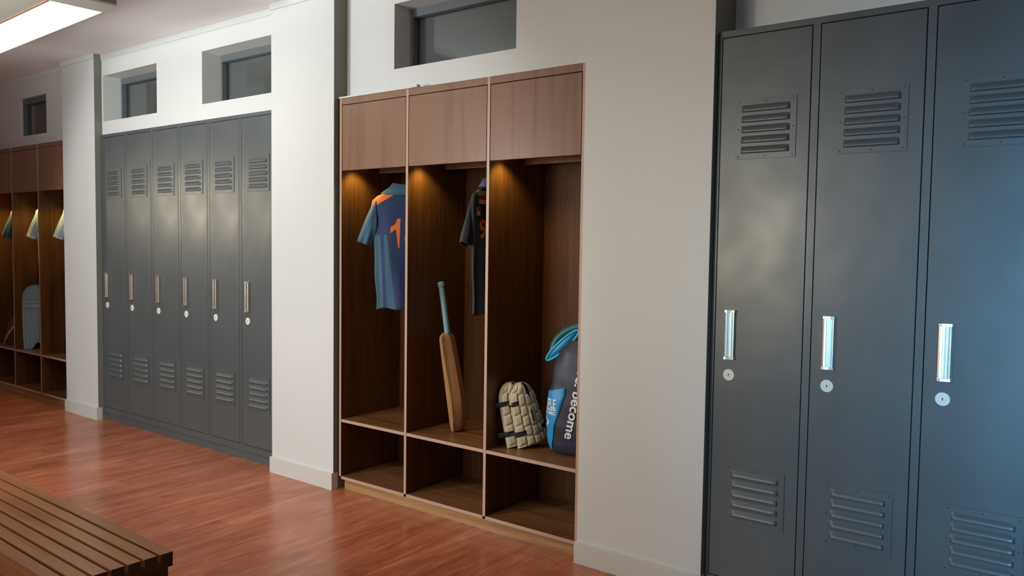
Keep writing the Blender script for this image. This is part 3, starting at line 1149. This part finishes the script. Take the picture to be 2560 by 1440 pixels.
def bag_pt(a, z, off=0.0):
    for p, q_ in zip(bprof, bprof[1:]):
        if z <= q_[0] + 1e-9:
            f = (z - p[0]) / (q_[0] - p[0])
            f2 = f
            A, B, cx = [p[k] + (q_[k] - p[k]) * f2 for k in (1, 2, 3)]
            break
    ca, sa = math.cos(a), math.sin(a)
    e = 0.62
    wr = 1 + 0.012 * math.sin(7 * a + z * 16) * min(1, z * 8) + 0.008 * math.sin(z * 50 + 3 * a)
    return Vector((cx + math.copysign(abs(ca) ** e, ca) * (A * wr + off), math.copysign(abs(sa) ** e, sa) * (B * wr + off), z))


nz, na = 60, 96
b = MB()
b.rings([[bag_pt(2 * math.pi * j / na, 0.60 * i / (nz - 1)) for j in range(na)] for i in range(nz)])
body = b.build('body', M['bagnavy'], bag, smooth=True, fix=True)


def bag_panel(name, rows, m, off, nu=16, peak=0.0):
    """rows: list of (z, angle from, angle to) wrapping a panel round the bag body"""
    b = MB()
    K = 40

    def fn(u, v):
        t = v * (len(rows) - 1)
        i = min(int(t), len(rows) - 2)
        f = t - i
        z, a0, a1 = [rows[i][k] + (rows[i + 1][k] - rows[i][k]) * f for k in range(3)]
        top = max(0.0, (v - 0.7) / 0.3)
        return bag_pt(R(a0 + (a1 - a0) * u), z + peak * top * (2.2 * (1 - u) ** 2 - 0.5 * math.sin(u * math.pi)), off)
    b.grid(nu, K, fn)
    return b.build(name, m, bag, smooth=True, solid=0.002)


bag_panel('blue_panel', [(0.02, 228, 214), (0.10, 238, 190), (0.20, 252, 176), (0.30, 263, 170), (0.325, 262, 172)], M['bagblue'], 0.0025, peak=0.012)
bag_panel('blue_panel', [(0.02, 340, 350), (0.15, 318, 370), (0.30, 306, 372), (0.325, 306, 372)], M['bagblue'], 0.0025)
bv = bvh_of([body])


def bag_text(body_txt, w_, h_, a_deg, z, rot, m, name='lettering', off=0.006, bold=0.02, side=0.0):
    vs, fs = text_mesh(body_txt, w_, h_, bold)
    a = R(a_deg)
    D = Vector((-math.cos(a), -math.sin(a), 0))
    U0, V0 = Vector((-math.sin(a), math.cos(a), 0)), Vector((0, 0, 1))
    c, s = math.cos(rot), math.sin(rot)
    U, V = U0 * c + V0 * s, -U0 * s + V0 * c
    o = Vector((0.0, 0, z)) - D * 0.4 + U0 * side
    return o, U, V, D, vs, fs, name, m, off


def put(o, U, V, D, vs, fs, name, m, off):
    return on_surface(bv, vs, fs, o, U, V, D, off, name, m, bag, 0.6)


t_ = bag_text('DUFFLE', 0.100, 0.050, 222, 0.262, 0, M['palewhite'], side=-0.022)
put(*t_)
t_ = bag_text('PRO-COMBO', 0.100, 0.018, 222, 0.214, 0, M['palewhite'], side=-0.022)
put(*t_)
line = ([(-0.050 + 0.0067 * i, s) for s in (-0.003, 0.003) for i in range(16)], [(i, i + 1, 17 + i, 16 + i) for i in range(15)])
a = R(222)
SH = Vector((-math.sin(a), math.cos(a), 0)) * -0.022
put(SH + Vector((0, 0, 0.231)) + Vector((math.cos(a), math.sin(a), 0)) * 0.4, Vector((-math.sin(a), math.cos(a), 0)), Vector((0, 0, 1)), Vector((-math.cos(a), -math.sin(a), 0)), line[0], line[1], 'lettering', M['palewhite'], 0.006)
chev = poly_mesh([(-0.03, 0.03), (0.016, 0.0), (-0.03, -0.03), (-0.03, -0.021), (0.002, 0.0), (-0.03, 0.021)], 0.006)
put(SH + Vector((0, 0, 0.165)) + Vector((math.cos(a), math.sin(a), 0)) * 0.4, Vector((-math.sin(a), math.cos(a), 0)), Vector((0, 0, 1)), Vector((-math.cos(a), -math.sin(a), 0)), chev[0], chev[1], 'printed_chevron', M['palewhite'], 0.006)
t_ = bag_text('believe. become', 0.50, 0.050, 283, 0.338, R(-100), M['palewhite'])
put(*t_)
# top flap: padded loop with a teal rim
b = MB()
loop = []
for i in range(25):
    t = 2 * math.pi * i / 24
    loop.append(Vector((-0.085 + 0.085 * math.cos(t) * 0.98 + 0.0, -0.045 + 0.012 * math.cos(t), 0.555 + 0.075 * math.cos(t) + 0.032 * math.sin(t))))
cen = sum(loop[:-1], Vector()) / 24
fan = [cen + Vector((-0.004, -0.008, 0.0))] + loop[:-1]
b.add(fan, [(0, 1 + i, 1 + (i + 1) % 24) for i in range(24)])
b.build('flap', M['bagblue'], bag, smooth=True, solid=0.01)
MB().tube(loop, 0.007, 8).build('flap_piping', M['bagteal'], bag, smooth=True, sub=1)
MB().tube([(-0.155, -0.02, 0.49), (-0.15, -0.01, 0.555), (-0.10, 0.0, 0.615), (-0.02, 0.0, 0.655), (0.06, 0.0, 0.655), (0.10, 0, 0.60)], [0.016, 0.02, 0.022, 0.022, 0.02, 0.016], 12).build('carry_handle', M['bagdteal'], bag, smooth=True, sub=2)


# ------------------------------------------------------------ far compartment: leg guard and soft bag
lg = empty('leg_guard')
tag(lg, 'pale blue ribbed leg guard standing in the dim far cubby unit', 'leg guard')


def lgw(v):
    base = 0.105 + 0.012 * math.sin(v * 2.5)
    if v > 0.80:
        f = (v - 0.80) / 0.20
        base *= math.sqrt(max(0, 1 - f ** 2.4))
    return base + 0.003


def lgf(u, v):
    uu = 2 * u - 1
    w_ = lgw(v)
    y = 0.06 * (1 - math.cos(uu * 1.3))
    d = 0.0
    if v < 0.62:
        d = 0.009 * (abs(math.sin(uu * math.pi * 3.5)) ** 0.6)
    elif v < 0.76:
        d = 0.013 * (abs(math.sin((v - 0.62) / 0.14 * math.pi * 2)) ** 0.6)
    else:
        d = 0.016 * (1 - uu * uu)
    z = v * 0.62
    if v < 0.12:
        z = z + (0.12 - v) * 0.62 * max(0, 1 - abs(uu - 0.15) / 0.5)
    return (uu * w_, y - d, z)


MB().grid(71, 90, lgf).build('ribbed_face', M['legpad'], lg, smooth=True, solid=0.02)
MB().grid(14, 30, lambda u, v: (0.075 + 0.035 * u, -0.01 + 0.03 * u, 0.36 + 0.22 * v + 0.02 * u)).build('knee_wing', M['skyblue'], lg, smooth=True, solid=0.015)
lg.matrix_world = Matrix.Translation((-8.26, 0.13, ZM + 0.001)) @ Matrix.Rotation(R(60), 4, 'Z') @ Matrix.Rotation(R(-3), 4, 'X')

sb = empty('soft_bag', (-8.74, 0.17, ZM + 0.001), R(40))
tag(sb, 'dark maroon soft bag with pale pink strap at the left of the far cubby unit', 'bag')
b = MB()
rs = []
for i in range(14):
    f = i / 13
    r_ = 0.12 * math.sqrt(max(0.02, 1 - f ** 3)) * (0.85 + 0.15 * math.sin(f * 3))
    rs.append([Vector((math.cos(a) * r_ * (1 + 0.06 * math.sin(3 * a + f * 4)), math.sin(a) * r_ * 0.75, 0.30 * f)) for a in [2 * math.pi * k / 28 for k in range(28)]])
b.rings(rs)
b.build('body', M['maroon'], sb, smooth=True, fix=True)
MB().tube([(-0.10, -0.08, 0.02), (-0.06, -0.105, 0.10), (0.0, -0.105, 0.18), (0.06, -0.085, 0.22)], 0.012, 8).build('strap', M['pink'], sb, smooth=True)
